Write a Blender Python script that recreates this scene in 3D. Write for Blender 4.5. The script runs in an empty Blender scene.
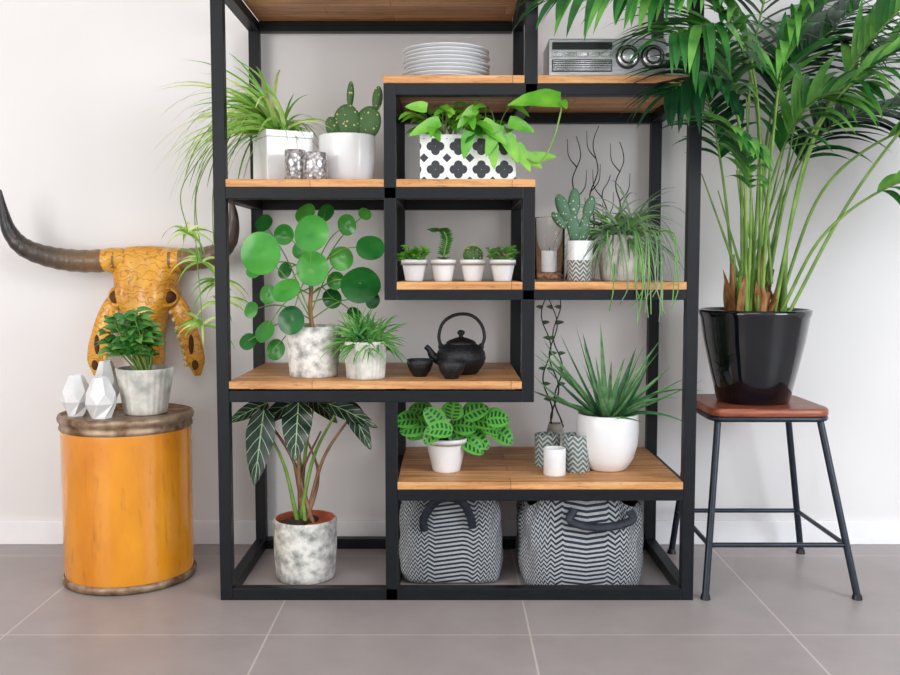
import bpy, math, random
from mathutils import Vector, Matrix
random.seed(7)
R=random.uniform
def V(*a): return Vector(a)
def lin(c):
    out=[]
    for x in c:
        x/=255.0
        out.append(x/12.92 if x<=0.04045 else ((x+0.055)/1.055)**2.4)
    return (*out,1)

# ------------------------------------------------------------ materials
class NT:
    def __init__(s,name):
        m=bpy.data.materials.new(name); m.use_nodes=True
        s.m=m; s.t=m.node_tree; s.n=s.t.nodes; s.b=s.n['Principled BSDF']
    def node(s,t,**k):
        n=s.n.new(t)
        for a,b in k.items(): setattr(n,a,b)
        return n
    def link(s,a,b): s.t.links.new(a,b)
    def math(s,op,a,b=None,c=None):
        n=s.node('ShaderNodeMath',operation=op)
        for i,x in enumerate((a,b,c)):
            if x is None: continue
            if isinstance(x,(int,float)): n.inputs[i].default_value=x
            else: s.link(x,n.inputs[i])
        return n.outputs[0]
    def mix(s,f,a,b):
        n=s.node('ShaderNodeMix',data_type='RGBA')
        for i,x in ((0,f),(6,a),(7,b)):
            if isinstance(x,(int,float,tuple)): n.inputs[i].default_value=x
            else: s.link(x,n.inputs[i])
        return n.outputs[2]
    def coords(s,kind='Object',scale=(1,1,1),loc=(0,0,0)):
        c=s.node('ShaderNodeTexCoord'); mp=s.node('ShaderNodeMapping')
        mp.inputs['Scale'].default_value=scale; mp.inputs['Location'].default_value=loc
        s.link(c.outputs[kind],mp.inputs['Vector']); return mp.outputs[0]
    def noise(s,vec,scale,detail=4,rough=.55):
        n=s.node('ShaderNodeTexNoise'); n.inputs['Scale'].default_value=scale
        n.inputs['Detail'].default_value=detail; n.inputs['Roughness'].default_value=rough
        s.link(vec,n.inputs['Vector']); return n.outputs['Fac']
    def ramp(s,f,stops):
        n=s.node('ShaderNodeValToRGB'); e=n.color_ramp.elements
        while len(e)<len(stops): e.new(0.5)
        for el,(p,c) in zip(e,stops): el.position=p; el.color=c
        s.link(f,n.inputs[0]); return n.outputs[0]
    def bump(s,h,st,dist=.01):
        n=s.node('ShaderNodeBump'); n.inputs['Strength'].default_value=st; n.inputs['Distance'].default_value=dist
        s.link(h,n.inputs['Height']); s.link(n.outputs[0],s.b.inputs['Normal'])
    def col(s,c):
        if isinstance(c,tuple): s.b.inputs['Base Color'].default_value=c
        else: s.link(c,s.b.inputs['Base Color'])
    def set(s,rough=.5,metal=0,spec=.5,coat=0):
        s.b.inputs['Roughness'].default_value=rough; s.b.inputs['Metallic'].default_value=metal
        s.b.inputs['Specular IOR Level'].default_value=spec; s.b.inputs['Coat Weight'].default_value=coat

def nmat(name,c1,c2,scale=8,rough=.5,metal=0,bump=0,stretch=(1,1,1),spec=.5,coat=0,lo=.35,hi=.65):
    t=NT(name); v=t.coords(scale=stretch); f=t.noise(v,scale)
    t.col(t.ramp(f,[(lo,lin(c1)),(hi,lin(c2))])); t.set(rough,metal,spec,coat)
    if bump: t.bump(f,bump)
    return t.m

def leafmat(name,c1,c2,rough=.4,scale=9,tr_=.25):
    t=NT(name); v=t.coords(); f=t.noise(v,scale,3)
    c=t.ramp(f,[(.3,lin(c1)),(.7,lin(c2))]); t.col(c); t.set(rough,0,.5)
    tr=t.node('ShaderNodeBsdfTranslucent'); t.link(c,tr.inputs[0])
    ms=t.node('ShaderNodeMixShader'); ms.inputs[0].default_value=tr_
    t.link(t.b.outputs[0],ms.inputs[1]); t.link(tr.outputs[0],ms.inputs[2])
    t.link(ms.outputs[0],t.n['Material Output'].inputs[0]); return t.m

def veinmat(name,base,vein,freq,slope,width,mid=.07,rough=.35,amax=None,amin=None):
    t=NT(name); c=t.node('ShaderNodeUVMap'); sp=t.node('ShaderNodeSeparateXYZ'); t.link(c.outputs[0],sp.inputs[0])
    au=t.math('ABSOLUTE',sp.outputs[0])
    w=t.math('SUBTRACT',t.math('MULTIPLY',sp.outputs[1],freq),t.math('MULTIPLY',au,slope))
    fr=t.math('FRACT',w); a=t.math('LESS_THAN',fr,width)
    if amax:
        a=t.math('MULTIPLY',a,t.math('LESS_THAN',au,amax)); a=t.math('MULTIPLY',a,t.math('GREATER_THAN',au,amin)); m=a
    else: m=t.math('MAXIMUM',a,t.math('LESS_THAN',au,mid))
    t.col(t.mix(m,lin(base),lin(vein))); t.set(rough); return t.m

M={}
M['metal']=nmat('black_powder_coated_steel',(8,12,18),(13,18,25),30,.45,.0,spec=.3)
M['stoolmetal']=nmat('dark_blue_steel',(20,30,42),(30,42,56),30,.35,.2)
t=NT('mango_wood'); v=t.coords(scale=(1.0,14,14)); f=t.noise(v,3.0,8,.65)
c=t.ramp(f,[(.25,lin((140,88,46))),(.42,lin((190,132,78))),(.58,lin((216,164,108))),(.8,lin((232,192,138)))])
br=t.node('ShaderNodeTexBrick'); br.offset=.37
for k,x in (('Scale',1),('Mortar Size',.0012),('Brick Width',.62),('Row Height',.098)): br.inputs[k].default_value=x
br.inputs['Color1'].default_value=(1,1,1,1); br.inputs['Color2'].default_value=(.66,.58,.52,1); br.inputs['Mortar'].default_value=(.25,.18,.12,1)
t.link(t.coords(loc=(.2,.03,0)),br.inputs['Vector'])
mm=t.node('ShaderNodeMix',data_type='RGBA',blend_type='MULTIPLY'); mm.inputs[0].default_value=.85
t.link(c,mm.inputs[6]); t.link(br.outputs[0],mm.inputs[7])
n2=t.noise(t.coords(scale=(6,40,40)),3,6,.7); dk=t.mix(t.ramp(n2,[(.54,(0,0,0,1)),(.68,(.7,.7,.7,1))]),mm.outputs[2],lin((104,62,34)))
t.col(dk); t.set(.5); t.bump(f,.25,.004); M['wood']=t.m
M['seatwood']=nmat('stool_redwood',(112,56,38),(164,92,64),5,.35,stretch=(1,9,9),bump=.1)
M['white']=nmat('white_glazed_ceramic',(226,227,229),(236,237,239),6,.3,coat=.3)
M['matte_white']=nmat('matte_white_ceramic',(216,217,219),(233,233,233),12,.6)
M['concrete']=nmat('mottled_concrete',(132,136,134),(230,228,222),30,.8,bump=.3,lo=.3,hi=.6)
M['concrete2']=nmat('pale_grooved_concrete',(168,169,162),(222,220,212),18,.8,bump=.2)
M['soil']=nmat('potting_soil',(38,26,18),(72,50,36),60,.95,bump=.8)
M['terra']=nmat('terracotta_clay',(165,86,56),(196,108,72),20,.8)
M['blackpot']=nmat('black_glazed_ceramic',(5,9,15),(10,16,25),5,.1,coat=.6,spec=.35)
M['iron']=nmat('black_cast_iron',(16,18,22),(30,32,38),120,.45,.2,bump=.35)
M['silver']=nmat('brushed_silver',(176,178,182),(206,208,210),30,.35,.45,stretch=(1,10,10))
M['darkplastic']=nmat('dark_plastic',(20,22,26),(32,34,38),20,.3)
M['chrome']=nmat('chrome_trim',(200,202,205),(225,225,228),20,.18,.9)
M['twig']=nmat('dark_twig',(34,30,30),(62,54,50),40,.8)
M['stem_brown']=nmat('palm_sheath',(116,72,40),(172,124,76),14,.6,stretch=(4,4,1))
M['stem_green']=nmat('green_stem',(88,128,48),(130,164,76),14,.5)
M['stem_pink']=nmat('petiole_brown',(112,76,58),(156,122,92),14,.5)
M['palm']=leafmat('palm_leaf',(20,80,34),(62,138,56))
M['palm2']=leafmat('palm_leaf_light',(58,128,50),(124,188,84))
M['palm3']=leafmat('palm_leaf_dark',(10,48,28),(28,84,42))
M['spider']=leafmat('spider_plant_leaf',(92,152,48),(158,204,92))
M['spider2']=leafmat('spider_plant_pale_leaf',(168,202,104),(224,234,158))
M['pilea']=leafmat('pilea_leaf',(44,134,46),(96,184,76),.25,6)
M['pilea2']=leafmat('pilea_leaf_dark',(20,84,38),(48,132,54),.25,6)
M['bright']=leafmat('pothos_leaf',(66,156,36),(146,208,72),.28)
M['bright2']=leafmat('pothos_leaf_dark',(34,106,30),(80,158,50),.28)
M['basil']=leafmat('basil_leaf',(34,112,44),(92,168,74),.35)
M['fern']=leafmat('rhipsalis_leaf',(74,142,60),(138,190,98),.45)
M['grey_green']=leafmat('grey_green_leaf',(92,122,92),(150,172,134),.5)
M['grey_green2']=leafmat('grey_green_leaf_dark',(52,84,62),(96,128,92),.5)
M['aloe']=leafmat('aloe_leaf',(60,124,72),(136,184,124),.4,26)
M['aloe2']=leafmat('aloe_leaf_dark',(36,92,58),(84,140,92),.4,26)
t=NT('cactus_skin'); v=t.coords(); vo=t.node('ShaderNodeTexVoronoi'); vo.inputs['Scale'].default_value=62; t.link(v,vo.inputs['Vector'])
t.col(t.mix(t.math('LESS_THAN',vo.outputs['Distance'],.2),lin((62,98,50)),lin((206,190,124)))); t.set(.6); M['cactus']=t.m
t=NT('blue_cactus_skin'); v=t.coords(); vo=t.node('ShaderNodeTexVoronoi'); vo.inputs['Scale'].default_value=80; t.link(v,vo.inputs['Vector'])
t.col(t.mix(t.math('LESS_THAN',vo.outputs['Distance'],.2),lin((72,108,82)),lin((190,196,166)))); t.set(.6); M['cactus2']=t.m
M['alocasia']=veinmat('alocasia_leaf',(14,38,26),(150,186,142),6,1.5,.08,.045)
M['maranta']=veinmat('maranta_leaf',(86,160,62),(24,82,36),6,.7,.55,rough=.35,amax=.66,amin=.12)
t=NT('mercury_glass'); v=t.coords(); vo=t.node('ShaderNodeTexVoronoi'); vo.inputs['Scale'].default_value=95; t.link(v,vo.inputs['Vector'])
t.col(t.ramp(vo.outputs['Distance'],[(.1,lin((222,218,216))),(.8,lin((120,116,118)))])); t.set(.25,.55); t.bump(vo.outputs['Distance'],.4,.003); M['mercury']=t.m
t=NT('clear_glass'); t.col((1,1,1,1)); t.set(.02); t.b.inputs['Transmission Weight'].default_value=1; t.b.inputs['IOR'].default_value=1.2; M['glass']=t.m
M['pebble']=nmat('copper_pebbles',(130,84,60),(196,150,120),90,.6,bump=.5)

def zigzag(name,c1,c2,fx,fz,amp,duty=.5,bump=.4):
    t=NT(name); tc=t.node('ShaderNodeTexCoord'); sp=t.node('ShaderNodeSeparateXYZ'); t.link(tc.outputs['UV'],sp.inputs[0])
    x=t.math('MULTIPLY',sp.outputs[0],fx); tri=t.math('PINGPONG',x,1.0)
    z=t.math('ADD',t.math('MULTIPLY',sp.outputs[1],fz),t.math('MULTIPLY',tri,amp))
    fr=t.math('FRACT',z); mk=t.math('LESS_THAN',fr,duty)
    n=t.noise(t.coords(),90,3)
    cc=t.mix(mk,lin(c1),lin(c2)); dk=t.node('ShaderNodeMix',data_type='RGBA',blend_type='MULTIPLY'); dk.inputs[0].default_value=.45
    t.link(cc,dk.inputs[6]); t.link(n,dk.inputs[7]); t.col(dk.outputs[2]); t.set(.9)
    t.bump(mk,bump,.004); return t.m
M['woven']=zigzag('woven_chevron_fabric',(40,50,66),(186,190,192),92,66,.9,.5)
M['votive']=zigzag('patterned_ceramic',(104,118,118),(196,202,198),60,60,1.0,.45,.6)
M['potpat']=zigzag('chevron_glaze',(110,116,118),(226,226,224),80,70,1.0,.5,.1)
M['navy']=nmat('navy_leather',(16,22,34),(30,38,52),40,.6)
t=NT('quatrefoil_glaze'); tc=t.coords(scale=(14,14,14),loc=(.5,0,.02)); sp=t.node('ShaderNodeSeparateXYZ'); t.link(tc,sp.inputs[0])
a=t.math('ABSOLUTE',t.math('SUBTRACT',t.math('FRACT',sp.outputs[0]),.5)); b=t.math('ABSOLUTE',t.math('SUBTRACT',t.math('FRACT',sp.outputs[2]),.5))
def dist(u,w): 
    x=t.math('SUBTRACT',a,u); y=t.math('SUBTRACT',b,w); return t.math('SQRT',t.math('ADD',t.math('MULTIPLY',x,x),t.math('MULTIPLY',y,y)))
k=t.math('MAXIMUM',t.math('LESS_THAN',t.math('MINIMUM',dist(.2,0),dist(0,.2)),.19),t.math('GREATER_THAN',t.math('ADD',a,b),.80))
t.col(t.mix(k,lin((228,230,230)),lin((44,48,54)))); t.set(.4); M['quatre']=t.m
t=NT('orange_drum_paint'); v=t.coords(scale=(1,1,.5)); f=t.noise(v,5,6); f2=t.noise(t.coords(scale=(6,6,1)),7,8,.7)
c=t.ramp(f,[(.3,lin((200,116,14))),(.7,lin((230,154,32)))])
t.col(t.mix(t.ramp(f2,[(.56,(0,0,0,1)),(.76,(.75,.75,.75,1))]),c,lin((150,84,28)))); t.set(.25,coat=.5); M['drum']=t.m
M['rust']=nmat('rusty_galvanised_steel',(106,72,48),(168,148,124),22,.45,.4,bump=.3)
# skull: gold bone with fine engraved scrolls
t=NT('carved_gilded_bone'); v=t.coords(); n=t.noise(v,14,3)
wv=t.node('ShaderNodeTexWave',wave_type='RINGS'); wv.inputs['Scale'].default_value=13; wv.inputs['Distortion'].default_value=9; wv.inputs['Detail'].default_value=1; wv.inputs['Detail Scale'].default_value=2.6; t.link(v,wv.inputs['Vector'])
ln=t.ramp(wv.outputs['Fac'],[(.0,(1,1,1,1)),(.16,(0,0,0,1))])
base=t.ramp(n,[(.3,lin((200,128,24))),(.7,lin((234,174,58)))])
t.col(t.mix(t.math('MULTIPLY',ln,.5),base,lin((120,66,10)))); t.set(.36,.0,coat=.25); t.bump(t.math('SUBTRACT',1,ln),.35,.004); M['bone']=t.m
M['bonehole']=nmat('bone_cavity',(62,32,10),(96,56,20),14,.8)
M['tooth']=nmat('tooth_ivory',(206,170,104),(228,196,136),20,.4)
t=NT('horn'); tc=t.coords(); sp=t.node('ShaderNodeSeparateXYZ'); t.link(tc,sp.inputs[0]); ax=t.math('ABSOLUTE',sp.outputs[0])
n=t.noise(t.coords(scale=(30,6,6)),2,5); w=t.math('ADD',ax,t.math('MULTIPLY',t.math('SUBTRACT',n,.5),.2))
t.col(t.ramp(w,[(.12,lin((132,98,62))),(.24,lin((104,86,66))),(.36,lin((72,62,56))),(.46,lin((30,28,32)))])); t.set(.3); t.bump(n,.5,.01); M['horn']=t.m

# room
t=NT('warm_white_wall_paint'); v=t.coords(); f=t.noise(v,60,3); g=t.noise(v,.8,2)
t.col(t.ramp(g,[(.3,lin((226,224,224))),(.7,lin((230,228,228)))])); t.set(.85,spec=.2); t.bump(f,.05,.002); M['wall']=t.m
M['trim']=nmat('white_trim_paint',(236,236,238),(242,242,244),8,.45)
t=NT('grey_floor_tile'); br=t.node('ShaderNodeTexBrick'); br.offset=0
for k,x in (('Scale',1),('Mortar Size',.0032),('Mortar Smooth',.2),('Brick Width',.753),('Row Height',.75)): br.inputs[k].default_value=x
t.link(t.coords(loc=(.523+.753*6,.284+.75*6,0)),br.inputs['Vector'])
br.inputs['Color1'].default_value=lin((156,147,146)); br.inputs['Color2'].default_value=lin((161,152,151)); br.inputs['Mortar'].default_value=lin((190,182,177))
n=t.noise(t.coords(),5,6,.6); mm=t.node('ShaderNodeMix',data_type='RGBA',blend_type='OVERLAY'); mm.inputs[0].default_value=.18
t.link(br.outputs[0],mm.inputs[6]); t.link(n,mm.inputs[7]); t.col(mm.outputs[2]); t.set(.4,spec=.4); M['floor']=t.m

# ------------------------------------------------------------ mesh builder
def spline(pts,n=8):
    pts=[Vector(p) for p in pts]; P=[pts[0]*2-pts[1]]+pts+[pts[-1]*2-pts[-2]]; out=[]
    for i in range(1,len(P)-2):
        a,b,c,d=P[i-1:i+3]
        for k in range(n):
            u=k/n; out.append(.5*((2*b)+(c-a)*u+(2*a-5*b+4*c-d)*u*u+(3*b-a-3*c+d)*u**3))
    out.append(pts[-1]); return out
SH={
 'lance':lambda s: math.sin(math.pi*min(1,(s*.93+.07))**.75)**.9 if s<1 else 0,
 'strap':lambda s: (min(1,.55+s*2))*(max(0,1-s)**.55),
 'ovate':lambda s: max(0,math.sin(math.pi*(s*.97+.03)**.62))**.75 if s<1 else 0,
 'round':lambda s: max(0,math.sin(math.pi*(s*.96+.04)**.85))**.6 if s<1 else 0,
 'heart':lambda s: (0.75+.25*min(1,s*5))*max(0,1-s**1.9)**.8 if s<1 else 0,
 'aloe':lambda s: (1-s)**.8,
}
class MB:
    def __init__(s): s.v=[];s.f=[];s.mi=[];s.sm=[];s.uv=[];s.mats=[]
    def idx(s,m):
        m=M[m]
        if m not in s.mats: s.mats.append(m)
        return s.mats.index(m)
    def grid(s,rows,m,closed=False,smooth=True,uv=None):
        b=len(s.v); n=len(rows[0]); k=s.idx(m)
        for i,r in enumerate(rows):
            for j,p in enumerate(r):
                s.v.append(Vector(p)); s.uv.append(uv(i,j) if uv else (0,0))
        for i in range(len(rows)-1):
            for j in range(n if closed else n-1):
                j2=(j+1)%n
                s.f.append((b+i*n+j,b+i*n+j2,b+(i+1)*n+j2,b+(i+1)*n+j)); s.mi.append(k); s.sm.append(smooth)
        return b
    def ngon(s,pts,m,smooth=False):
        b=len(s.v); 
        for p in pts: s.v.append(Vector(p)); s.uv.append((0,0))
        s.f.append(tuple(range(b,b+len(pts)))); s.mi.append(s.idx(m)); s.sm.append(smooth)
    def box(s,lo,hi,m,bev=0,rot=None,piv=None):
        x0,y0,z0=lo;x1,y1,z1=hi
        if bev<=0:
            P=[(x0,y0,z0),(x1,y0,z0),(x1,y1,z0),(x0,y1,z0),(x0,y0,z1),(x1,y0,z1),(x1,y1,z1),(x0,y1,z1)]
            F=[(0,3,2,1),(4,5,6,7),(0,1,5,4),(1,2,6,5),(2,3,7,6),(3,0,4,7)]
        else:
            import bmesh
            bm=bmesh.new(); bmesh.ops.create_cube(bm,size=1)
            for vv in bm.verts:
                vv.co=V((x0+x1)/2+vv.co.x*(x1-x0),(y0+y1)/2+vv.co.y*(y1-y0),(z0+z1)/2+vv.co.z*(z1-z0))
            bmesh.ops.bevel(bm,geom=bm.edges[:],offset=bev,segments=2,profile=.5,affect='EDGES')
            bm.verts.index_update(); P=[tuple(q.co) for q in bm.verts]; F=[tuple(q.index for q in fc.verts) for fc in bm.faces]; bm.free()
        b=len(s.v); k=s.idx(m)
        for p in P:
            p=Vector(p)
            if rot is not None: p=rot@(p-piv)+piv
            s.v.append(p); s.uv.append((p.x+p.y,p.z))
        for f in F: s.f.append(tuple(b+i for i in f)); s.mi.append(k); s.sm.append(False)
    def lathe(s,prof,c,m,seg=40,smooth=True,wob=None,tilt=None):
        c=Vector(c); rows=[]; L=0; Ls=[0]
        for i in range(1,len(prof)): L+=math.dist(prof[i],prof[i-1]); Ls.append(L)
        rm=max(p[0] for p in prof)
        for i,(r,z) in enumerate(prof):
            row=[]
            for j in range(seg+1):
                a=2*math.pi*j/seg; rr=r*(wob(a,z) if wob else 1)
                p=V(rr*math.cos(a),rr*math.sin(a),z)
                if tilt: p=tilt@p
                row.append(c+p)
            rows.append(row)
        s.grid(rows,m,False,smooth,uv=lambda i,j:(2*math.pi*j/seg*rm,Ls[i]))
    def tube(s,pts,rad,m,seg=8,flat=1.0):
        pts=[Vector(p) for p in pts]; n=len(pts)
        if not hasattr(rad,'__len__'): rad=[rad]*n
        if len(rad)!=n:
            rad=[rad[0]+(rad[-1]-rad[0])*i/(n-1) if len(rad)==2 else rad[min(len(rad)-1,int(i/(n-1)*(len(rad)-1)))]*(1-(i/(n-1)*(len(rad)-1))%1)+rad[min(len(rad)-1,int(i/(n-1)*(len(rad)-1))+1)]*((i/(n-1)*(len(rad)-1))%1) for i in range(n)]
        rows=[]; ref=None
        for i,p in enumerate(pts):
            t=(pts[min(i+1,n-1)]-pts[max(i-1,0)]).normalized()
            if ref is None: ref=V(0,1,0) if abs(t.y)<.9 else V(1,0,0)
            a=(ref-t*ref.dot(t)).normalized(); ref=a; b=t.cross(a)
            rows.append([p+(a*math.cos(2*math.pi*j/seg)*flat+b*math.sin(2*math.pi*j/seg))*rad[i] for j in range(seg)])
        s.grid(rows,m,True)
        s.ngon(rows[0][::-1],m); s.ngon(rows[-1],m)
    def ell(s,c,r,m,rot=None,seg=16,rings=10,rib=0,nrib=0):
        c=Vector(c); rows=[]
        for i in range(rings+1):
            ph=math.pi*i/rings; row=[]
            for j in range(seg):
                a=2*math.pi*j/seg; k=1+rib*math.cos(a*nrib)
                p=V(r[0]*math.sin(ph)*math.cos(a)*k,r[1]*math.sin(ph)*math.sin(a)*k,r[2]*math.cos(ph))
                if rot is not None: p=rot@p
                row.append(c+p)
            rows.append(row)
        s.grid(rows,m,True)
    def leaf(s,p,d,n,L,W,m,shape='lance',droop=0.,fold=.2,seg=7,cross=2,wave=0,zmin=None):
        p=Vector(p);d=Vector(d).normalized();side=d.cross(Vector(n))
        if side.length<.01: side=d.cross(V(1,.1,0))
        side.normalize(); rows=[]; sf=SH[shape]
        for i in range(seg+1):
            q=i/seg; w=W/2*sf(q); nn=side.cross(d); row=[]
            for j in range(-cross//2 if cross==2 else -2,(2 if cross==2 else 3)):
                u=j/(1 if cross==2 else 2)
                x=p+side*(u*w)+nn*(fold*abs(u)*w+wave*math.sin(q*18+u*2)*W*abs(u))
                if zmin is not None and x.z<zmin: x.z=zmin
                row.append(x)
            rows.append(row); p=p+d*(L/seg); d=(d+V(0,0,-droop/seg)).normalized()
        nc=len(rows[0])
        s.grid(rows,m,uv=lambda i,j:(-1+2*j/(nc-1),i/seg))
    def disc(s,c,n,r,m,cup=.12,seg=24):
        c=Vector(c);n=Vector(n).normalized(); a=n.cross(V(0.1,0,1)).normalized(); b=n.cross(a); rows=[]
        for i in range(6):
            q=i/5; rows.append([c+(a*math.cos(2*math.pi*j/seg)+b*math.sin(2*math.pi*j/seg)*1.1)*r*q+n*(-cup*r*q*q+.05*r*q*q*math.sin(6*math.pi*j/seg+r*200)-.05*r*max(0,1-q*3)) for j in range(seg)])
        s.grid(rows,m,True)
    def build(s,name,origin=None,ymax=.612,parent=None):
        me=bpy.data.meshes.new(name)
        for p in s.v:
            if p.y>ymax: p.y=ymax
        if origin is None:
            xs=[p.x for p in s.v];ys=[p.y for p in s.v];zs=[p.z for p in s.v]
            origin=((min(xs)+max(xs))/2,(min(ys)+max(ys))/2,min(zs))
        o=Vector(origin)
        me.from_pydata([tuple(p-o) for p in s.v],[],s.f)
        for m in s.mats: me.materials.append(m)
        me.polygons.foreach_set('material_index',s.mi); me.polygons.foreach_set('use_smooth',s.sm)
        ul=me.uv_layers.new(name='UVMap')
        for lp in me.loops: ul.data[lp.index].uv=s.uv[lp.vertex_index]
        me.update(); ob=bpy.data.objects.new(name,me); ob.location=o; bpy.context.collection.objects.link(ob)
        return ob

# ------------------------------------------------------------ room
def simple(name,lo,hi,m):
    b=MB(); b.box(lo,hi,m); return b.build(name,origin=(0,0,0),ymax=99)
simple('floor',(-3.6,-4.6,-.05),(3.8,.62,0),'floor')
simple('wall_back',(-3.6,.62,-.05),(3.8,.72,2.75),'wall')
simple('wall_left',(-3.7,-4.6,-.05),(-3.6,.72,2.75),'wall')
simple('wall_right',(3.8,-4.6,-.05),(3.9,.72,2.75),'wall')
simple('ceiling',(-3.7,-4.6,2.75),(3.9,.72,2.85),'wall')
b=MB(); b.box((-3.6,.605,0),(3.8,.62,.092),'trim',bev=.004); b.build('baseboard_back',ymax=99)

# ------------------------------------------------------------ shelving
b=MB(); H=.019
XL,XC,XM,XR=-.708,-.184,.243,.751; YF,YB=.019,.571
def post(x,z0,z1):
    for y in (YF,YB): b.box((x-H,y-H,z0),(x+H,y+H,z1),'metal',bev=.002)
def rail(x0,x1,z0,z1,sides):
    for y in (YF,YB): b.box((x0,y-H,z0),(x1,y+H,z1),'metal',bev=.002)
    for x in sides: b.box((x-H,YF+H,z0),(x+H,YB-H,z1),'metal',bev=.002)
post(XL,0,1.936); post(XR,0,2.25); post(XC,0,.632); post(XC,.951,1.611); post(XM,.632,1.298); post(XM+.005,1.575,2.25)
rail(XL+H,XR-H,.0,.038,(XL,XC,XR))
rail(XC+H,XR-H,.320,.356,(XC,XR))
rail(XL+H,XM-H,.632,.668,(XL,XC,XM))
rail(XC+H,XR-H,.951,.983,(XC,XM,XR))
rail(XL+H,XM-H,1.262,1.298,(XL,XC,XM))
rail(XC+H,XR-H,1.575,1.611,(XC,XM,XR))
rail(XL+H,XM-H,1.90,1.936,(XL,XM))
rail(XM+H,XR-H,2.214,2.25,(XM,XR))
def plank(x0,x1,z): b.box((x0,0.0,z),(x1,.59,z+.024),'wood',bev=.002)
plank(XC+H,XR-H,.356); plank(XL+H,XM-H,.668+.006)
plank(XC+H,XM-H,.983); plank(XM+H,XR-H,.983)
plank(XL+H,XC-H,1.298); plank(XC+H,XM+H,1.298)
plank(XC-H,XM-H+.003,1.611); plank(XM+H+.005,XR-H,1.611)
plank(XL+H,XM-H,1.936); plank(XM+H,XR-H,2.25)
b.build('industrial_shelving_unit',origin=(0,0,0))
ZA,ZB,ZC,ZD,ZE=1.635,1.322,1.007,.698,.380

# ------------------------------------------------------------ drum
b=MB(); c=(-1.095,.25,0)
b.lathe([(.0,.004),(.208,.004),(.216,.002),(.219,.012),(.219,.022),(.212,.028)],c,'rust',64)
b.lathe([(.210,.025),(.2115,.06),(.211,.28),(.2115,.50),(.210,.520)],c,'drum',64)
b.lathe([(.211,.514),(.216,.519),(.216,.526),(.213,.531),(.213,.54),(.219,.545),(.221,.556),(.217,.565),(.209,.567),(.205,.560),(.0,.559)],c,'rust',64)
b.build('orange_metal_drum')
ZT=.560
def vase(x,y,r,h,seg=6,ph=.3):
    b=MB(); prof=[(0,.0),(r*.62,.0),(r,h*.36),(r*.92,h*.62),(r*.5,h*.97),(r*.44,h),(r*.38,h*.97),(r*.5,h*.7),(0,h*.6)]
    rows=[]
    for i,(rr,z) in enumerate(prof):
        off=ph+(math.pi/seg if i in(2,) else 0)
        rows.append([V(x+rr*math.cos(off+2*math.pi*j/seg),y+rr*math.sin(off+2*math.pi*j/seg),ZT+z) for j in range(seg)])
    b.grid(rows,'matte_white',True,False); b.build('faceted_white_vase')
vase(-1.243,.2,.05,.136,7); vase(-1.142,.145,.051,.134,6,.1); vase(-1.190,.33,.045,.170,6,.5)

def pot(b,c,r0,r1,h,m,soil='soil',th=.006,lip=0,seg=44,bulge=0,groove=0,inner=None,depth=.015):
    prof=[(0,0),(r0*.94,0),(r0,.004)]
    for i in range(1,9):
        q=i/8; prof.append((r0+(r1-r0)*q+bulge*math.sin(math.pi*q),.004+(h-.008)*q))
    if lip: prof+= [(r1+lip,h-.018),(r1+lip,h-.002)]
    prof+=[(r1+lip-.001,h),(r1-th,h)]
    wob=(lambda a,z:1+groove*math.cos(a*26)) if groove else None
    b.lathe(prof,c,m,seg if not groove else 104,wob=wob)
    b.lathe([(r1-th,h),(r1-th-.001,h-depth)],c,inner or m,seg)
    b.lathe([(r1-th-.001,h-depth),(0,h-depth+.004)],c,soil,seg)

b=MB(); c=V(-1.03,.25,ZT); pot(b,c,.070,.094,.155,'concrete2',groove=.012,lip=0)
for i in range(34):
    a=R(0,6.28); rr=R(.0,.04); base=c+V(rr*math.cos(a)*.8,rr*math.sin(a)*.8,.14)
    out=R(.02,.09); top=c+V(math.cos(a)*out-.045,math.sin(a)*out,R(.21,.345))
    mid=(base+top)/2+V(math.cos(a)*.01,math.sin(a)*.01,.02)
    P=spline([base,mid,top],4); b.tube(P,[.0025,.0015],'stem_green',5)
    for k in (4,6,8):
        for sgn in (0,1,2):
            aa=R(0,6.28); b.leaf(P[k],V(math.cos(aa),math.sin(aa),R(.1,.8)),V(0,-.6,1),R(.038,.065),R(.026,.038),'basil' if R(0,1)<.7 else 'fern','ovate',1.2,.2,6)
b.build('potted_basil')

# ------------------------------------------------------------ bull skull
b=MB(); cx=-1.115
st=[(1.130,.035,.02),(1.126,.075,.04),(1.108,.112,.055),(1.072,.132,.07),(1.03,.124,.085),(.985,.116,.1),(.95,.122,.105),(.915,.108,.105),(.88,.080,.1),(.83,.062,.095),(.78,.056,.09),(.73,.056,.08),(.69,.052,.07),(.665,.036,.055)]
rows=[]
for z,hw,dp in st:
    row=[]
    for j in range(48):
        a=2*math.pi*j/48; ca,sa=math.cos(a),math.sin(a)
        x=hw*math.copysign(abs(ca)**.75,ca); y=-dp*abs(sa)**.75 if sa>0 else .03*abs(sa)
        if sa>0:
            u=abs(x)/hw
            y+= .014*math.exp(-(u/.25)**2)*(1 if .88<z<1.1 else -.5)
            y-= .012*math.exp(-((u-.6)/.2)**2)*(1 if z>.9 else 0)
        row.append(V(cx+x,.575+y,z))
    rows.append(row)
b.grid(rows,'bone',True); b.ngon(rows[0],'bone'); b.ngon(rows[-1][::-1],'bone')
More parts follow.
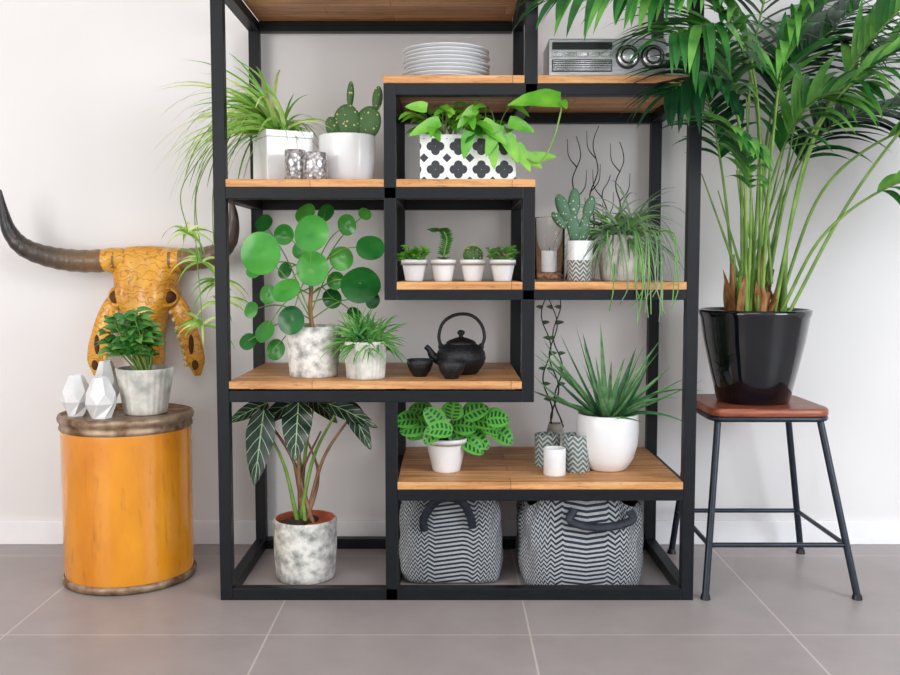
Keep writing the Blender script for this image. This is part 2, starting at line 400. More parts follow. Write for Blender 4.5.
for sg in (-1,1):
    o=V(cx+sg*.092,.500,.945); rot=Matrix.Rotation(sg*.6,3,'Z')
    b.ell(o+V(0,.012,0),(.030,.026,.026),'bonehole')
    P=[o+rot@V(.035*math.cos(k/20*6.2832),0,.031*math.sin(k/20*6.2832)) for k in range(21)]
    b.tube(P,.008,'bone',8)
    b.ell(V(cx+sg*.024,.494,.73),(.013,.012,.050),'bonehole')
    P=spline([V(cx+sg*.098,.54,.955),V(cx+sg*.132,.53,.89),V(cx+sg*.160,.53,.80),V(cx+sg*.180,.53,.72),V(cx+sg*.186,.54,.655)],6)
    b.tube(P,[.026,.032,.038,.040,.034,.012],'bone',14,flat=.5)
    for k in range(8):
        q=P[6+k*2]; b.ell(q+V(-sg*.034,-.008,0),(.009,.010,.010),'tooth',seg=8,rings=6)
    b.ell(P[14]+V(sg*.004,-.018,0),(.010,.008,.036),'bonehole'); b.ell(P[20]+V(0,-.016,0),(.012,.008,.020),'bonehole')
    b.tube(spline([V(cx+sg*.08,.545,1.078),V(cx+sg*.12,.53,1.078),V(cx+sg*.15,.525,1.077)],4),[.046,.046,.040],'bone',16)
HL=spline([V(cx-.10,.53,1.078),V(cx-.22,.52,1.075),V(cx-.32,.50,1.088),V(cx-.405,.47,1.122),V(cx-.45,.455,1.18),V(cx-.462,.44,1.25),V(cx-.466,.43,1.325)],8)
HR=spline([V(cx+.10,.53,1.078),V(cx+.19,.52,1.082),V(cx+.27,.50,1.10),V(cx+.325,.48,1.15),V(cx+.345,.46,1.23),V(cx+.335,.45,1.31)],8)
for P in (HL,HR):
    n=len(P); rad=[(.039*(1-(i/(n-1))**2.2)+.003)*(1+.035*math.sin(i*1.9) if i<n*.6 else 1) for i in range(n)]
    b.tube(P,rad,'horn',18)
b.tube([V(cx,.59,1.09),V(cx,.619,1.09)],.02,'horn',8)
b.build('bull_skull',origin=(cx,.55,.65),ymax=.62)

# ------------------------------------------------------------ stool
b=MB(); sx,sy=1.036,.27; hs=.196
def rrect(hx,hy,r,z,n=6):
    o=[]
    for q,(ax,ay) in enumerate(((1,1),(-1,1),(-1,-1),(1,-1))):
        for k in range(n+1):
            a=math.pi/2*(q+k/n); o.append(V(sx+ax*(hx-r)+r*math.cos(a),sy+ay*(hy-r)+r*math.sin(a),z))
    return o
rows=[rrect(hs-.006,.184,.05,.572),rrect(hs,.19,.055,.576),rrect(hs,.19,.055,.592),rrect(hs-.006,.184,.05,.598)]
b.grid(rows,'seatwood',True,True); b.ngon(rows[-1],'seatwood'); b.ngon(rows[0][::-1],'seatwood')
rr=rrect(hs-.008,.180,.05,.564); b.tube(rr+[rr[0]],.0095,'stoolmetal',8)
tops=[V(sx-.165,sy-.15,.565),V(sx+.165,sy-.15,.565),V(sx+.165,sy+.15,.565),V(sx-.165,sy+.15,.565)]
feet=[V(.812,.012,0),V(1.294,.012,0),V(1.294,.50,0),V(.818,.50,0)]
for t_,f_ in zip(tops,feet):
    b.tube([t_,f_+V(0,0,.012)],.0115,'stoolmetal',12); b.tube([f_+V(0,0,.016),f_],[.014,.017],'darkplastic',12)
Q=[f_+(t_-f_)*(.165/.562) for t_,f_ in zip(tops,feet)]
for i in range(4): b.tube([Q[i],Q[(i+1)%4]],.008,'stoolmetal',10)
b.build('metal_stool')

# ------------------------------------------------------------ palm
b=MB(); pc=V(1.030,.27,.598)
b.lathe([(0,0),(.112,0),(.120,.006),(.142,.10),(.166,.21),(.178,.285),(.184,.300),(.184,.312),(.177,.314),(.173,.300),(.171,.285)],pc,'blackpot',64)
b.lathe([(.171,.285),(0,.292)],pc,'soil',40)
def frond(P,L,m,start=.3,n=23,W=.030,dr=1.0,nm=V(0,-.5,1),sr=.006):
    S=spline(P,10); N=len(S); b.tube(S,[sr,.0018],'stem_green',6)
    alt={'palm':'palm2','palm2':'palm','palm3':'palm'}[m]
    for i in range(n):
        q=start+(1-start)*i/(n-1); f=q*(N-1); k=min(N-2,int(f)); p=S[k].lerp(S[k+1],f-k); t=(S[k+1]-S[k]).normalized()
        s=t.cross(nm).normalized(); prof=(math.sin(math.pi*(.14+.72*(i/(n-1))))**.6)
        for sg in (-1,1):
            d=(t*R(.5,.85)+s*sg*R(.7,1.0)+V(0,-.1,R(.0,.2))).normalized()
            b.leaf(p,d,V(0,-.55,1) ,L*prof*R(.85,1.15),W*R(.75,1.15),m if R(0,1)<.72 else alt,'lance',dr*R(.7,1.6),.25,7)
    b.leaf(S[-1],(S[-1]-S[-2]),V(0,-.2,1),L*.6,W,m,'lance',dr)
F=[([(.98,.24,.90),(.94,.16,1.35),(.88,.04,1.60),(.78,-.10,1.75),(.64,-.16,1.72)],.32,'palm'),
   ([(1.0,.28,.9),(1.0,.3,1.4),(1.02,.3,1.8),(1.1,.25,2.1),(1.28,.12,2.25)],.38,'palm3'),
   ([(1.06,.28,.9),(1.15,.25,1.4),(1.34,.2,1.68),(1.58,.12,1.80),(1.85,.02,1.76)],.38,'palm2'),
   ([(1.10,.26,.9),(1.22,.2,1.3),(1.42,.1,1.48),(1.64,.0,1.52),(1.86,-.1,1.42)],.34,'palm'),
   ([(1.10,.22,.9),(1.20,.14,1.15),(1.36,.04,1.30),(1.55,-.06,1.35),(1.76,-.14,1.29)],.28,'palm2'),
   ([(1.0,.22,.9),(.98,.12,1.5),(.84,.0,1.80),(.62,-.08,1.92),(.32,-.1,1.84)],.30,'palm'),
   ([(.98,.32,.9),(.96,.40,1.3),(.92,.46,1.6),(.86,.5,1.8)],.26,'palm3'),
   ([(1.05,.3,.9),(1.1,.4,1.5),(1.22,.46,1.8),(1.42,.46,1.95)],.34,'palm3'),
   ([(1.08,.22,.9),(1.12,.08,1.4),(1.22,-.06,1.62),(1.40,-.18,1.70),(1.6,-.26,1.58)],.34,'palm'),
   ([(.99,.22,.9),(.95,.08,1.2),(.90,-.04,1.40),(.83,-.10,1.46)],.18,'palm2'),
   ([(1.03,.2,.9),(1.0,.04,1.45),(1.0,-.08,1.72),(1.06,-.2,1.86)],.32,'palm'),
   ([(1.07,.3,.9),(1.16,.38,1.3),(1.34,.44,1.55),(1.58,.46,1.62)],.30,'palm3'),
   ([(1.02,.24,.9),(1.04,.18,1.3),(1.12,.10,1.55),(1.26,.04,1.62)],.26,'palm2'),
   ([(1.02,.2,.9),(.98,.10,1.45),(.90,.02,1.75),(.74,-.06,1.90),(.5,-.1,1.84)],.26,'palm2'),
   ([(1.08,.25,.9),(1.2,.2,1.5),(1.4,.1,1.85),(1.6,.0,1.98)],.36,'palm'),
   ([(.98,.2,.9),(.93,.08,1.3),(.86,-.03,1.53),(.75,-.10,1.62),(.64,-.12,1.56)],.25,'palm3'),
   ([(1.12,.2,.9),(1.28,.1,1.28),(1.48,0,1.58),(1.66,-.06,1.66),(1.86,-.1,1.62)],.32,'palm3'),
   ([(1.04,.3,.9),(1.08,.34,1.4),(1.16,.36,1.72),(1.3,.34,1.86)],.32,'palm3')]
for P,L,m in F: frond([Vector(p) for p in P],L,m,start=.47)
for i in range(18):
    a=R(0,6.28); r=R(.02,.10); p=pc+V(r*math.cos(a),r*math.sin(a)*.7,.285); h=R(.08,.24)
    q=p+V(math.cos(a)*R(.0,.04),math.sin(a)*.03,h); b.tube(spline([p,(p+q)/2+V(R(-.008,.008),0,0),q],4),[R(.012,.020),R(.005,.009)],'stem_brown' if i%3 else 'stem_green',8)
for i in range(12):
    a=R(0,6.28); p=pc+V(R(-.09,.09),R(-.07,.05),.29); b.leaf(p,V(math.cos(a)*.35,math.sin(a)*.3,1),V(math.cos(a),math.sin(a),.1),R(.09,.18),R(.02,.03),'stem_brown','lance',.4)
for i in range(12):
    a=R(0,6.28); p=pc+V(R(-.05,.05),R(-.05,.05),.4); b.tube([p,p+V(math.cos(a)*.14,math.sin(a)*.12,R(.3,.7))],[.006,.002],'stem_green',6)
b.build('potted_palm',ymax=.60)

# ------------------------------------------------------------ top shelf items
b=MB(); pcx=V(-.013,.165,ZA); h=0
for i in range(9):
    r=.140-(i%2)*.003; dx=R(-.004,.004)
    b.lathe([(0,h),(r*.55,h),(r*.6,h+.003),(r*.97,h+.008),(r,h+.0095),(r*.975,h+.0105),(r*.62,h+.005),(r*.55,h+.004),(0,h+.004)],pcx+V(dx,0,0),'white',56); h+=.0118
b.build('stack_of_dinner_plates')
b=MB()
b.box((.305,.05,ZA+.004),(.668,.23,1.757),'silver',bev=.006)
for x in (.32,.64):
    for y in (.07,.21): b.tube([V(x,y,ZA),V(x,y,ZA+.008)],.01,'darkplastic',10)
b.box((.315,.044,1.722),(.50,.052,1.744),'darkplastic',bev=.001)
for i in range(5): b.box((.318+i*.037,.040,1.700),(.349+i*.037,.052,1.713),'chrome',bev=.001)
b.box((.315,.045,1.655),(.50,.052,1.692),'darkplastic',bev=.001)
for i in range(6): b.box((.318,.042,1.658+i*.0055),(.497,.047,1.6605+i*.0055),'chrome')
for x in (.548,.625):
    for r0,y0,y1,mm in ((.037,.046,.052,'darkplastic'),(.031,.036,.048,'chrome'),(.024,.030,.038,'darkplastic'),(.019,.026,.032,'silver')):
        b.lathe([(0,0),(r0*.97,0),(r0,.001),(r0,y1-y0)],V(x,y0,1.70),mm,36,tilt=Matrix.Rotation(-math.pi/2,3,'X'))
b.tube([V(.33,.20,1.757),V(.50,.21,1.775)],.003,'chrome',6)
b.build('retro_radio')

# ------------------------------------------------------------ spider plant
b=MB(); c=V(-.553,.235,ZB); rot=Matrix.Rotation(math.radians(28),3,'Z')
hs2=.078
def sq(h,z): return [c+rot@V(a*h,bb*h,z) for a,bb in((-1,-1),(1,-1),(1,1),(-1,1))]
b.box(c+V(-hs2,-hs2,0),c+V(hs2,hs2,.150),'white',bev=.004,rot=rot,piv=c)
rows=[sq(hs2,.150),sq(hs2,.170),sq(hs2-.008,.170),sq(hs2-.008,.152)]; b.grid(rows,'white',True,False); b.ngon(sq(hs2-.008,.156),'soil')
for i in range(120):
    a=R(0,6.28)
    if R(0,1)<.62: a=R(2.3,4.0)
    el=R(.35,1.35); d=V(math.cos(a)*math.cos(el),math.sin(a)*math.cos(el)*.8,math.sin(el)); L=R(.28,.50)
    if math.cos(a)>.2: L*=.55
    if el>1.1: L*=.75
    sd=V(-math.sin(a),math.cos(a),0); n=sd.cross(d)*-1
    b.leaf(c+V(R(-.035,.035)-.01,R(-.03,.03),.155),d,n*.6+V(0,-1.0,.2),L,R(.013,.020),'spider' if R(0,1)<.62 else 'spider2','strap',R(1.4,3.2),.35,11,zmin=ZB+.012 if math.cos(a)>-.3 else None)
for (tx,ty,tz) in ((-.83,.25,1.07),(-.81,.40,1.00),(-.84,.12,1.16),(-.79,.30,.93),(-.82,.2,.86)):
    P=spline([c+V(-.02,0,.16),c+V(-.14,0,.21),V(tx-.01,ty,1.32),V(tx,ty,tz)],8); b.tube(P,.0018,'stem_green',5)
    for i in range(13):
        a=R(0,6.28); el=R(-.4,.9); b.leaf(P[-1],V(math.cos(a)*math.cos(el),math.sin(a)*math.cos(el)*.6,math.sin(el)),V(0,-1,.5),R(.08,.16),.013,'spider2' if i%2 else 'spider','strap',2.0,.3,7)
b.build('potted_spider_plant',ymax=.60)

def votive(x,y,z,r,h,m,name,taper=.0):
    b=MB(); b.lathe([(0,0),(r*(1-taper)-.002,0),(r*(1-taper),.003),(r*.99,h*.6),(r,h-.002),(r-.002,h),(r-.004,h),(r-.006,h*.5),(0,h*.5)],V(x,y,z),m,40); b.build(name)
votive(-.488,.085,ZB,.033,.098,'mercury','mercury_glass_votive'); votive(-.424,.075,ZB,.040,.088,'mercury','mercury_glass_votive')

# opuntia
b=MB(); c=V(-.337,.21,ZB); pot(b,c,.080,.092,.158,'white',bulge=.006)
def pad(x,y,z,rx,rz,tilt,m='cactus',yaw=0,sc=1,ns=16):
    rt=Matrix.Rotation(yaw,3,'Z')@Matrix.Rotation(tilt,3,'Y'); cc=c+V(x,y,z)
    b.ell(cc,(rx,max(.012*sc,rx*.32),rz),m,rt,20,14)
    for k in range(ns):
        th=math.acos(R(-1,1)); a=R(0,6.28); p=V(rx*math.sin(th)*math.cos(a),max(.012*sc,rx*.32)*math.sin(th)*math.sin(a),rz*math.cos(th)); n=p.normalized()
        for _ in range(2):
            b.tube([cc+rt@p,cc+rt@(p+V(n.x+R(-.5,.5),n.y*2+R(-.5,.5),n.z+R(-.5,.5)).normalized()*.007)],[.0006,.0002],'spider2',3)
pad(.00,0,.200,.046,.062,0); pad(-.043,-.01,.185,.026,.036,-.4,yaw=.4); pad(.068,0,.200,.046,.056,.3,yaw=-.3)
pad(.012,0,.292,.012,.044,.05); pad(.100,.0,.280,.017,.040,.12)
b.build('potted_prickly_pear_cactus')

# pothos in quatrefoil planter
b=MB(); x0,x1,y0,y1=-.094,.206,.05,.19; h=.142
b.box((x0,y0,ZB),(x1,y1,ZB+h-.01),'quatre',bev=.003)
b.grid([[V(x0,y0,ZB+h-.012),V(x1,y0,ZB+h-.012),V(x1,y1,ZB+h-.012),V(x0,y1,ZB+h-.012)],[V(x0,y0,ZB+h),V(x1,y0,ZB+h),V(x1,y1,ZB+h),V(x0,y1,ZB+h)],[V(x0+.006,y0+.006,ZB+h),V(x1-.006,y0+.006,ZB+h),V(x1-.006,y1-.006,ZB+h),V(x0+.006,y1-.006,ZB+h)],[V(x0+.006,y0+.006,ZB+h-.012),V(x1-.006,y0+.006,ZB+h-.012),V(x1-.006,y1-.006,ZB+h-.012),V(x0+.006,y1-.006,ZB+h-.012)]],'white',True,False)
b.ngon([V(x0+.005,y0+.005,ZB+h-.008),V(x1-.005,y0+.005,ZB+h-.008),V(x1-.005,y1-.005,ZB+h-.008),V(x0+.005,y1-.005,ZB+h-.008)],'soil')
for i in range(62):
    px=R(-.07,.15); base=V(px,.12+R(-.04,.04),ZB+h-.01); tp=V(px+R(-.10,.06),R(.0,.22),R(1.475,1.562)); 
    if tp.x<-.14: tp.x=-.14
    b.tube(spline([base,(base+tp)/2+V(0,0,.02),tp],3),.0018,'stem_green',5)
    a=R(0,6.28); b.leaf(tp,V(math.cos(a),-abs(math.sin(a))*.7,R(-.5,.2)),V(0,-.6,1),R(.05,.085),R(.026,.040),'bright' if i%3 else 'bright2','heart',.7,.15,8,4,.02)
for (bx,bz,an,L,W) in ((.10,1.50,-.7,.11,.045),(.17,1.46,-1.1,.10,.05),(.13,1.44,-1.5,.09,.04),(.20,1.43,-1.0,.10,.045),(.06,1.47,-1.8,.09,.045),(-.03,1.50,-2.8,.11,.045),(.18,1.50,-.3,.09,.045),(-.07,1.54,-3.3,.07,.04),(.08,1.54,-2.4,.09,.04),(.22,1.40,-.5,.08,.04),(.15,1.49,-2.0,.11,.05),(.24,1.385,.2,.09,.04)):
    b.leaf(V(bx,.02,bz),V(math.cos(an),-.15,math.sin(an)),V(0,-1,.25),L,W,'bright','heart',.3,.12,9,4,.02)
P=spline([V(.17,.1,1.455),V(.22,.03,1.40),V(.27,-.01,1.37),V(.31,-.02,1.43),V(.335,-.02,1.52),V(.335,-.02,1.555)],6); b.tube(P,.0028,'stem_green',6)
b.leaf(P[-1],V(-1,-.1,.12),V(0,-.75,.6),.165,.085,'bright','heart',.5,.15,10,4,.02)
b.leaf(P[-1],V(.2,-.5,-.3),V(0,-1,.6),.05,.03,'bright','heart',.5,.15,8,4,.02)
b.build('potted_pothos')

# ------------------------------------------------------------ four small pots
def mini(x): 
    b=MB(); c=V(x,.17,ZC); pot(b,c,.029,.041,.070,'white',lip=.002,th=.004,depth=.008); return b,c
for x,seed in ((-.117,1),(.172,2)):
    b,c=mini(x)
    for i in range(34):
        a=R(0,6.28); r=R(0,.03); p=c+V(r*math.cos(a),r*math.sin(a),.065); t=p+V(math.cos(a)*.02,math.sin(a)*.02,R(.012,.045)); b.tube([p,t],.0012,'stem_green',4)
        for k in range(3):
            aa=R(0,6.28); b.leaf(t-V(0,0,k*.006),V(math.cos(aa),math.sin(aa),R(.2,.8)),V(0,-.6,1),R(.018,.028),.013,'fern' if seed==2 else 'bright','ovate',.6,.2,5)
    if seed==2:
        for i in range(4): b.leaf(c+V(R(-.02,.02),-.02,.075),V(R(-1,1),-.3,.9),V(0,-1,.3),.03,.012,'stem_pink','ovate',.3,.2,5)
    b.build('small_potted_succulent')
b,c=mini(-.022)
P=spline([c+V(0,0,.065),c+V(.004,0,.10),c+V(.012,0,.135),c+V(-.002,0,.162),c+V(-.032,0,.160)],6); b.tube(P,[.004,.002],'stem_green',6)
for i,p in enumerate(P):
    if i>2:
        for sg in(-1,1): b.leaf(p,V(sg*.8,R(-.5,.2),.5),V(0,-.6,1),.026,.012,'fern' if i%2 else 'basil','ovate',.4,.2,5)
for i in range(8): a=i*.8; b.leaf(c+V(0,0,.066),V(math.cos(a),math.sin(a),.7),V(0,0,1),.032,.014,'fern','ovate',.5,.2,5)
b.build('small_potted_jade_plant')
b,c=mini(.075)
b.ell(c+V(0,0,.085),(.031,.031,.030),'cactus',None,48,12,.07,12)
for i in range(12):
    for k in range(5):
        a=i*math.pi/6; ph=.35+k*.3; n=V(math.sin(ph)*math.cos(a),math.sin(ph)*math.sin(a),math.cos(ph)); p=c+V(0,0,.085)+n*.032; b.tube([p,p+(n+V(R(-.5,.5),R(-.5,.5),.3)).normalized()*.009],[.0007,.0003],'spider2',3)
b.build('small_potted_barrel_cactus')

# ------------------------------------------------------------ right-hand shelf C
b=MB(); c=V(.325,.18,ZC)
b.lathe([(0,0),(.047,0),(.050,.004),(.050,.205),(.0488,.207),(.0475,.205),(.0475,.007),(0,.007)],c,'glass',48)
b.lathe([(0,.008),(.0465,.008),(.0465,.022),(.03,.027),(0,.028)],c,'pebble',36)
b.tube([c+V(0,0,.026),c+V(0,0,.095)],.026,'matte_white',24); b.tube([c+V(0,0,.095),c+V(0,0,.104)],.0012,'twig',5)
b.build('glass_hurricane_candle_holder')
b=MB(); c=V(.418,.13,ZC)
b.lathe([(0,0),(.036,0),(.039,.004),(.041,.068)],c,'potpat',40); b.lathe([(.041,.068),(.042,.128),(.041,.130),(.037,.130),(.036,.118)],c,'white',40); b.lathe([(.036,.118),(0,.12)],c,'soil',30)
pad(-.020,0,.17,.022,.055,-.2,'cactus2'); pad(.014,.0,.172,.018,.05,.15,'cactus2',.3); pad(-.055,.0,.235,.021,.048,-.4,'cactus2'); pad(-.02,0,.25,.020,.048,.05,'cactus2'); pad(.028,0,.235,.018,.04,.3,'cactus2'); pad(-.068,0,.195,.015,.035,-.7,'cactus2')
b.build('potted_column_cactus')
b=MB(); c=V(.560,.2,ZC); pot(b,c,.062,.080,.150,'concrete2',groove=.012)
for i in range(250):
    a=R(0,6.28); el=R(-.1,1.25); d=V(math.cos(a)*math.cos(el),math.sin(a)*math.cos(el)*.8,math.sin(el)); L=R(.15,.27)
    if math.cos(a)>0: L*=1.12
    b.leaf(c+V(R(-.045,.045),R(-.045,.045),.145),d,V(0,-1,.3),L,R(.007,.012),('grey_green','grey_green','fern','grey_green2')[i%4],'strap',R(1.6,4.2),.3,10,zmin=ZC+.006 if (d.y>-.55) else None)
for i in range(16):
    x=R(.47,.70); P=spline([c+V((x-.56)*.4,-.05,.145),V(x,.02,ZC+.15),V(x+R(-.01,.02),-.025,ZC+.0),V(x+R(-.02,.03),-.02,ZC-R(.04,.13))],6); b.tube(P,[.0028,.0018],'grey_green' if i%2 else 'fern',6)
b.build('potted_trailing_rhipsalis')
b=MB()
for (x,y,z0,z1) in ((.43,.5,ZC,1.52),(.50,.52,ZC,1.56),(.585,.5,ZC,1.50),(.53,.48,ZC,1.38)):
    P=[V(x+.012*math.sin(k*1.3+x*40)+(k/14)*.03,y,z0+(z1-z0)*k/14) for k in range(15)]; b.tube(spline(P,3),[.004,.0016],'twig',6)
    for k in (5,8,11): b.tube(spline([P[k],P[k]+V(.03*(-1)**k,0,.04),P[k]+V(.035*(-1)**k,0,.10)],4),[.0025,.001],'twig',5)
b.lathe([(0,0),(.04,0),(.045,.01),(.04,.09),(.032,.12),(.034,.125),(.03,.125)],V(.53,.5,ZC),'concrete2',30)
b.build('decorative_willow_branches')

# ------------------------------------------------------------ pilea
b=MB(); c=V(-.445,.15,ZD); pot(b,c,.078,.092,.165,'concrete')
st=spline([c+V(0,0,.14),c+V(-.01,0,.22),c+V(.0,0,.34)],5); b.tube(st,[.008,.006],'stem_brown',8)
L=[(268,256,19),(316,236,17),(361,285,20),(314,270,16),(371,249,14),(341,260,12),(290,290,14),(295,320,13),(272,352,10),(240,345,9),(262,333,11),(266,296,9),(352,316,8),(300,213,11),(262,224,9),(345,226,10),(246,312,8),(330,300,10),(362,214,7),(322,213,9),(283,236,10),(248,272,8),(372,302,8),(334,282,9),(283,272,8),(300,252,8)]
for i,(px,py,r) in enumerate(L):
    dx=(px-312)*.00325; dz=(378-py)*.00325; dy=-.09+R(-.05,.07)+(0.12 if r<13 else 0); p=c+V(dx,dy,dz); 
    if p.z>1.245: p.z=1.245
    o=st[random.randrange(3,len(st))] if dz>.12 else st[2]
    b.tube(spline([o,(o+p)/2+V(0,.0,.03),p+V(0,.004,0)],5),[.0025,.0018],'stem_green',5)
    b.disc(p,V(dx*1.5+R(-.45,.45),-1.2,R(-.2,1.1)),r*.00325,'pilea' if (i*7)%5<3 else 'pilea2')
b.build('potted_pilea')
b=MB(); c=V(-.270,.085,ZD); pot(b,c,.060,.069,.120,'concrete2',groove=.02)
for i in range(290):
    a=R(0,6.28); el=R(-.1,1.35); d=V(math.cos(a)*math.cos(el),math.sin(a)*math.cos(el)*.8,math.sin(el))
    b.leaf(c+V(R(-.045,.045),R(-.04,.04),.110),d,V(0,-.8,1),R(.07,.145),R(.007,.012),('fern','fern','basil')[i%3],'strap',R(.6,2.0),.3,7)
b.build('potted_rhipsalis')

# ------------------------------------------------------------ teapot and cups
b=MB(); c=V(.037,.22,ZD)
b.lathe([(0,0),(.050,0),(.056,.004),(.060,.010),(.076,.030),(.083,.052),(.080,.072),(.066,.092),(.046,.102),(.044,.105),(0,.105)],c,'iron',56)
b.lathe([(.050,.100),(.050,.105),(.040,.112),(.018,.120),(.008,.122),(.007,.128),(.013,.134),(.012,.142),(.004,.146),(0,.146)],c,'iron',40)
b.tube(spline([c+V(-.068,0,.045),c+V(-.092,-.005,.058),c+V(-.106,-.008,.080),c+V(-.118,-.01,.092)],5),[.020,.015,.010,.009],'iron',14)
b.tube(spline([c+V(-.066,0,.088),c+V(-.074,0,.125),c+V(-.060,0,.170),c+V(-.02,0,.196),c+V(.03,0,.196),c+V(.065,0,.168),c+V(.078,0,.125),c+V(.068,0,.088)],7),.0058,'iron',10)
for sg in (-1,1): b.ell(c+V(sg*.067,0,.09),(.010,.010,.012),'iron')
b.build('cast_iron_teapot')
for x,y in ((-.098,.14),(.005,.075)):
    b=MB(); b.lathe([(0,0),(.022,0),(.024,.006),(.034,.018),(.042,.038),(.043,.055),(.041,.056),(.039,.054),(.036,.03),(0,.012)],V(x,y,ZD),'iron',40); b.build('cast_iron_teacup')

# ------------------------------------------------------------ shelf E
b=MB(); c=V(-.012,.17,ZE); pot(b,c,.046,.070,.112,'white',lip=.003)
L=[(416,424,2.9),(424,410,2.3),(422,432,3.4),(452,410,1.5),(470,408,.9),(462,424,.3),(480,420,.1),(490,428,-.3),(502,436,-.6),(496,412,.5),(455,432,-1.4),(476,440,-.6),(438,416,1.9),(470,446,-.4),(444,424,2.6),(436,430,-2.4),(408,416,2.8)]
for i,(px,py,an) in enumerate(L):
    p=c+V((px-446)*.0031,R(-.13,.02),(477-py)*.0031); o=c+V(R(-.02,.02),0,.10)
    b.tube(spline([o,(o+p)/2+V(0,0,.03),p],4),.0016,'stem_green',5)
    b.leaf(p-V(math.cos(an),0,math.sin(an))*.03,V(math.cos(an),-.25,math.sin(an)*.6),V(0,-.9,.7),R(.075,.100),R(.062,.076),'maranta','round',.6,.10,14,4)
b.build('potted_prayer_plant')
votive(.330,.25,ZE,.043,.110,'votive','patterned_ceramic_votive'); votive(.418,.17,ZE,.046,.122,'votive','patterned_ceramic_votive'); votive(.340,.11,ZE,.036,.088,'matte_white','white_ceramic_votive')
b=MB(); c=V(.525,.2,ZE)
b.lathe([(0,0),(.056,0),(.066,.005),(.088,.04),(.100,.085),(.104,.125),(.103,.165),(.100,.184),(.097,.188),(.093,.184),(.092,.17)],c,'white',56); b.lathe([(.092,.17),(0,.175)],c,'soil',40)
for i in range(36):
    a=i*2.4+R(-.3,.3); el=.2+1.1*(i/36)+R(-.15,.15); L_=R(.22,.34); d=V(math.cos(a)*math.cos(el),math.sin(a)*math.cos(el)*.7,math.sin(el)); sd=V(-math.sin(a),math.cos(a),0)
    b.leaf(c+V(math.cos(a)*.025,math.sin(a)*.025,.17),d,(sd.cross(d))*-1+V(0,-.5,0),L_,R(.022,.034),'aloe' if i%3 else 'aloe2','aloe',R(-1.3,1.0) if el<.9 else R(-.4,.6),.5,10,4)
b.build('potted_aloe')
# trailing string-of-hearts behind the aloe
b=MB()
for (x,ph) in ((.36,0),(.40,2),(.385,4)):
    P=[V(x+.016*math.sin(k*.9+ph)-.015*k/14,.50,ZE+.09+.47*k/14) for k in range(15)]; S=spline(P,3); b.tube(S,[.0035,.002],'twig',6)
    for k in range(9,len(S)-1,5): b.leaf(S[k],V((-1)**k*.8,-.4,.3),V(0,-1,.6),.028,.018,'grey_green2','heart',.4)
b.lathe([(0,0),(.035,0),(.04,.01),(.034,.07),(.024,.1),(.026,.104),(.022,.104)],V(.385,.5,ZE),'concrete2',30)
b.build('decorative_twigs')

# ------------------------------------------------------------ alocasia
b=MB(); c=V(-.492,.235,0); pot(b,c,.098,.106,.205,'concrete',inner='terra',soil='terra',bulge=.004,depth=.02)
for i in range(3): b.ell(c+V(R(-.04,.04),R(-.04,.04),.19),(.05,.045,.012),'soil')
LV=[((-.125,-.08,.545),(-.10,-.3,-1),.22,.095),((-.01,-.07,.57),(-.02,-.4,-1),.17,.10),((.125,-.06,.59),(1,-.25,-.35),.16,.060),((.17,-.05,.57),(.55,-.3,-.9),.15,.065),((-.06,.06,.585),(-.8,-.3,-.45),.15,.065),((-.155,-.02,.585),(-.8,-.4,-.3),.12,.055),((.03,.05,.60),(.7,-.4,-.5),.13,.06)]
for i,(p,d,L_,W_) in enumerate(LV):
    p=c+V(*p); o=c+V(R(-.03,.03),R(-.03,.03),.185); P=spline([o,o.lerp(p,.5)+V((p.x-o.x)*-.12,0,.03),p],8); b.tube(P,[.008,.0035],'stem_pink' if i%2 else 'stem_green',8)
    b.leaf(p-Vector(d).normalized()*.04,d,V(d[0]*.2,-1,.25),L_+.03,W_,'alocasia','ovate',.2,.12,18,4,.04)
for i in range(3): b.tube(spline([c+V(R(-.02,.02),0,.18),c+V(R(-.04,.08),0,.35),c+V(R(-.06,.1),0,.50)],5),[.007,.003],'stem_pink',8)
b.build('potted_alocasia')

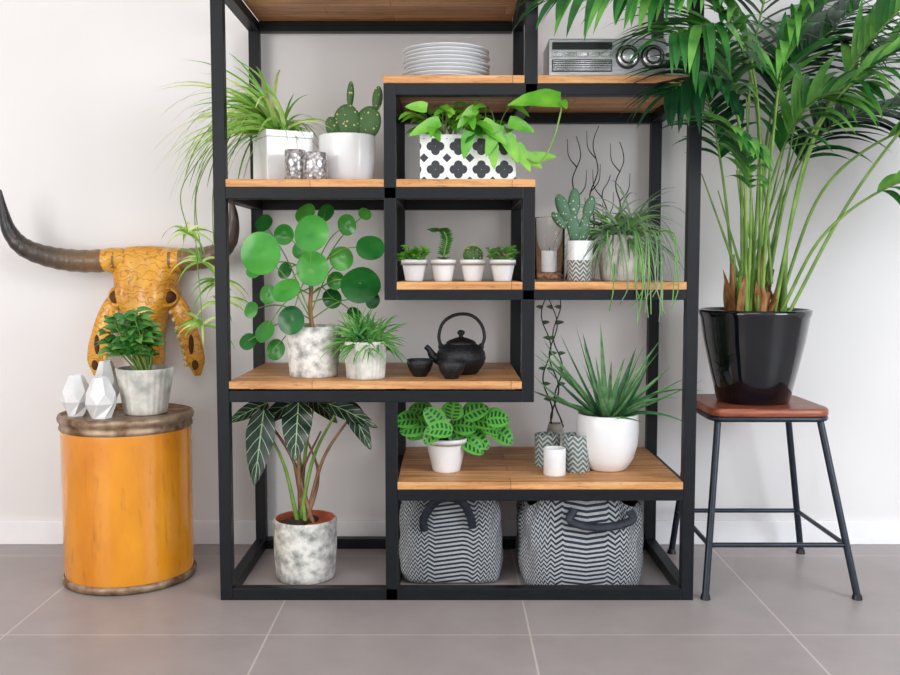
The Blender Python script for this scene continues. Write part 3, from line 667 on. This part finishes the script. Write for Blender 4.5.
# ------------------------------------------------------------ woven baskets
def basket(cx,cy,a,d,h,slump,handle,seed):
    random.seed(seed); b=MB(); n=90; rows=[]; lv=20; per=2*(a+d)*1.9
    def sec(aa,dd,z,k=.36,wv=0):
        r=[]
        for j in range(n+1):
            t=2*math.pi*j/n; ca,sa=math.cos(t),math.sin(t)
            w=1+wv*math.sin(t*3+seed+z*9)+wv*.9*math.sin(t*7+z*26)+wv*.6*math.sin(t*13-z*40)
            r.append(V(cx+aa*w*math.copysign(abs(ca)**k,ca),cy+dd*w*math.copysign(abs(sa)**k,sa),z+slump*(math.sin(t*2+seed)*.06+math.sin(t*5+seed*2)*.04)*max(0,z/h-.5)*.35))
        return r
    rows.append(sec(.001,.001,.002)); rows.append(sec(a*.86,d*.84,.002)); 
    for i in range(lv+1):
        q=i/lv; aa=a*(.90+.10*math.sin(math.pi*min(1,q*.8+.12))+.02*math.sin(q*9)); dd=d*(.88+.12*math.sin(math.pi*(q*.8+.12)))
        rows.append(sec(aa,dd,.008+(h-.008)*q,.34,.012+.018*q))
    inner=[sec(a*.90,d*.88,h-.002,.34,.02),sec(a*.86,d*.86,h*.6,.38,.02),sec(a*.8,d*.8,.02)]
    def uvf(i,j): return (j/n*per*.9,(i-1)/lv*h)
    b.grid(rows,'woven',False,True,uv=uvf); b.grid([rows[-1]]+inner,'navy',False,True)
    for H_ in handle:
        b.tube(spline(H_,7),.014,'navy',10,flat=.45)
    b.build('woven_storage_basket')
basket(.005,.275,.172,.14,.294,1,[[V(-.085,.120,.19),V(-.085,.110,.235),V(-.05,.098,.29),V(-.005,.093,.307),V(.04,.098,.290),V(.066,.110,.24),V(.074,.120,.2)],[V(-.07,.41,.2),V(-.05,.40,.285),V(.05,.40,.285),V(.07,.41,.2)]],3)
basket(.437,.235,.205,.155,.286,2,[[V(.40,.072,.275),V(.385,.058,.245),V(.42,.052,.228),V(.48,.048,.222),V(.54,.052,.228),V(.585,.058,.245),V(.58,.072,.27)],[V(.37,.32,.285),V(.42,.29,.300),V(.5,.29,.300),V(.54,.32,.285)]],5)

# ------------------------------------------------------------ lights, camera
def area(name,loc,tgt,sx,sy,e,col):
    l=bpy.data.lights.new(name,'AREA'); l.shape='RECTANGLE'; l.size=sx; l.size_y=sy; l.energy=e; l.color=col
    o=bpy.data.objects.new(name,l); o.location=loc; o.rotation_euler=(Vector(tgt)-Vector(loc)).to_track_quat('-Z','Y').to_euler(); bpy.context.collection.objects.link(o)
area('window_light_left',(-2.8,-3.2,1.4),(-.1,.3,1.1),1.8,1.9,72,(1,.965,.92))
area('window_light_right',(3.1,-2.6,1.6),(.6,.4,1.1),1.6,1.7,92,(.88,.94,1))
area('ceiling_lamp',(0,-2.0,2.65),(0,-.4,0),1.6,1.0,24,(1,.98,.95))
w=bpy.data.worlds.new('daylight'); bpy.context.scene.world=w; w.use_nodes=True
w.node_tree.nodes['Background'].inputs[0].default_value=(.96,.98,1,1); w.node_tree.nodes['Background'].inputs[1].default_value=1.1
cam=bpy.data.cameras.new('camera'); co=bpy.data.objects.new('camera',cam); bpy.context.collection.objects.link(co)
cam.sensor_width=36; cam.lens=36*950/900; co.location=(0,-2.94,1.05); co.rotation_euler=(math.radians(90-4.186),0,0); cam.clip_start=.05
bpy.context.scene.camera=co
bpy.context.scene.view_settings.view_transform='Standard'
bpy.context.scene.view_settings.look='None'
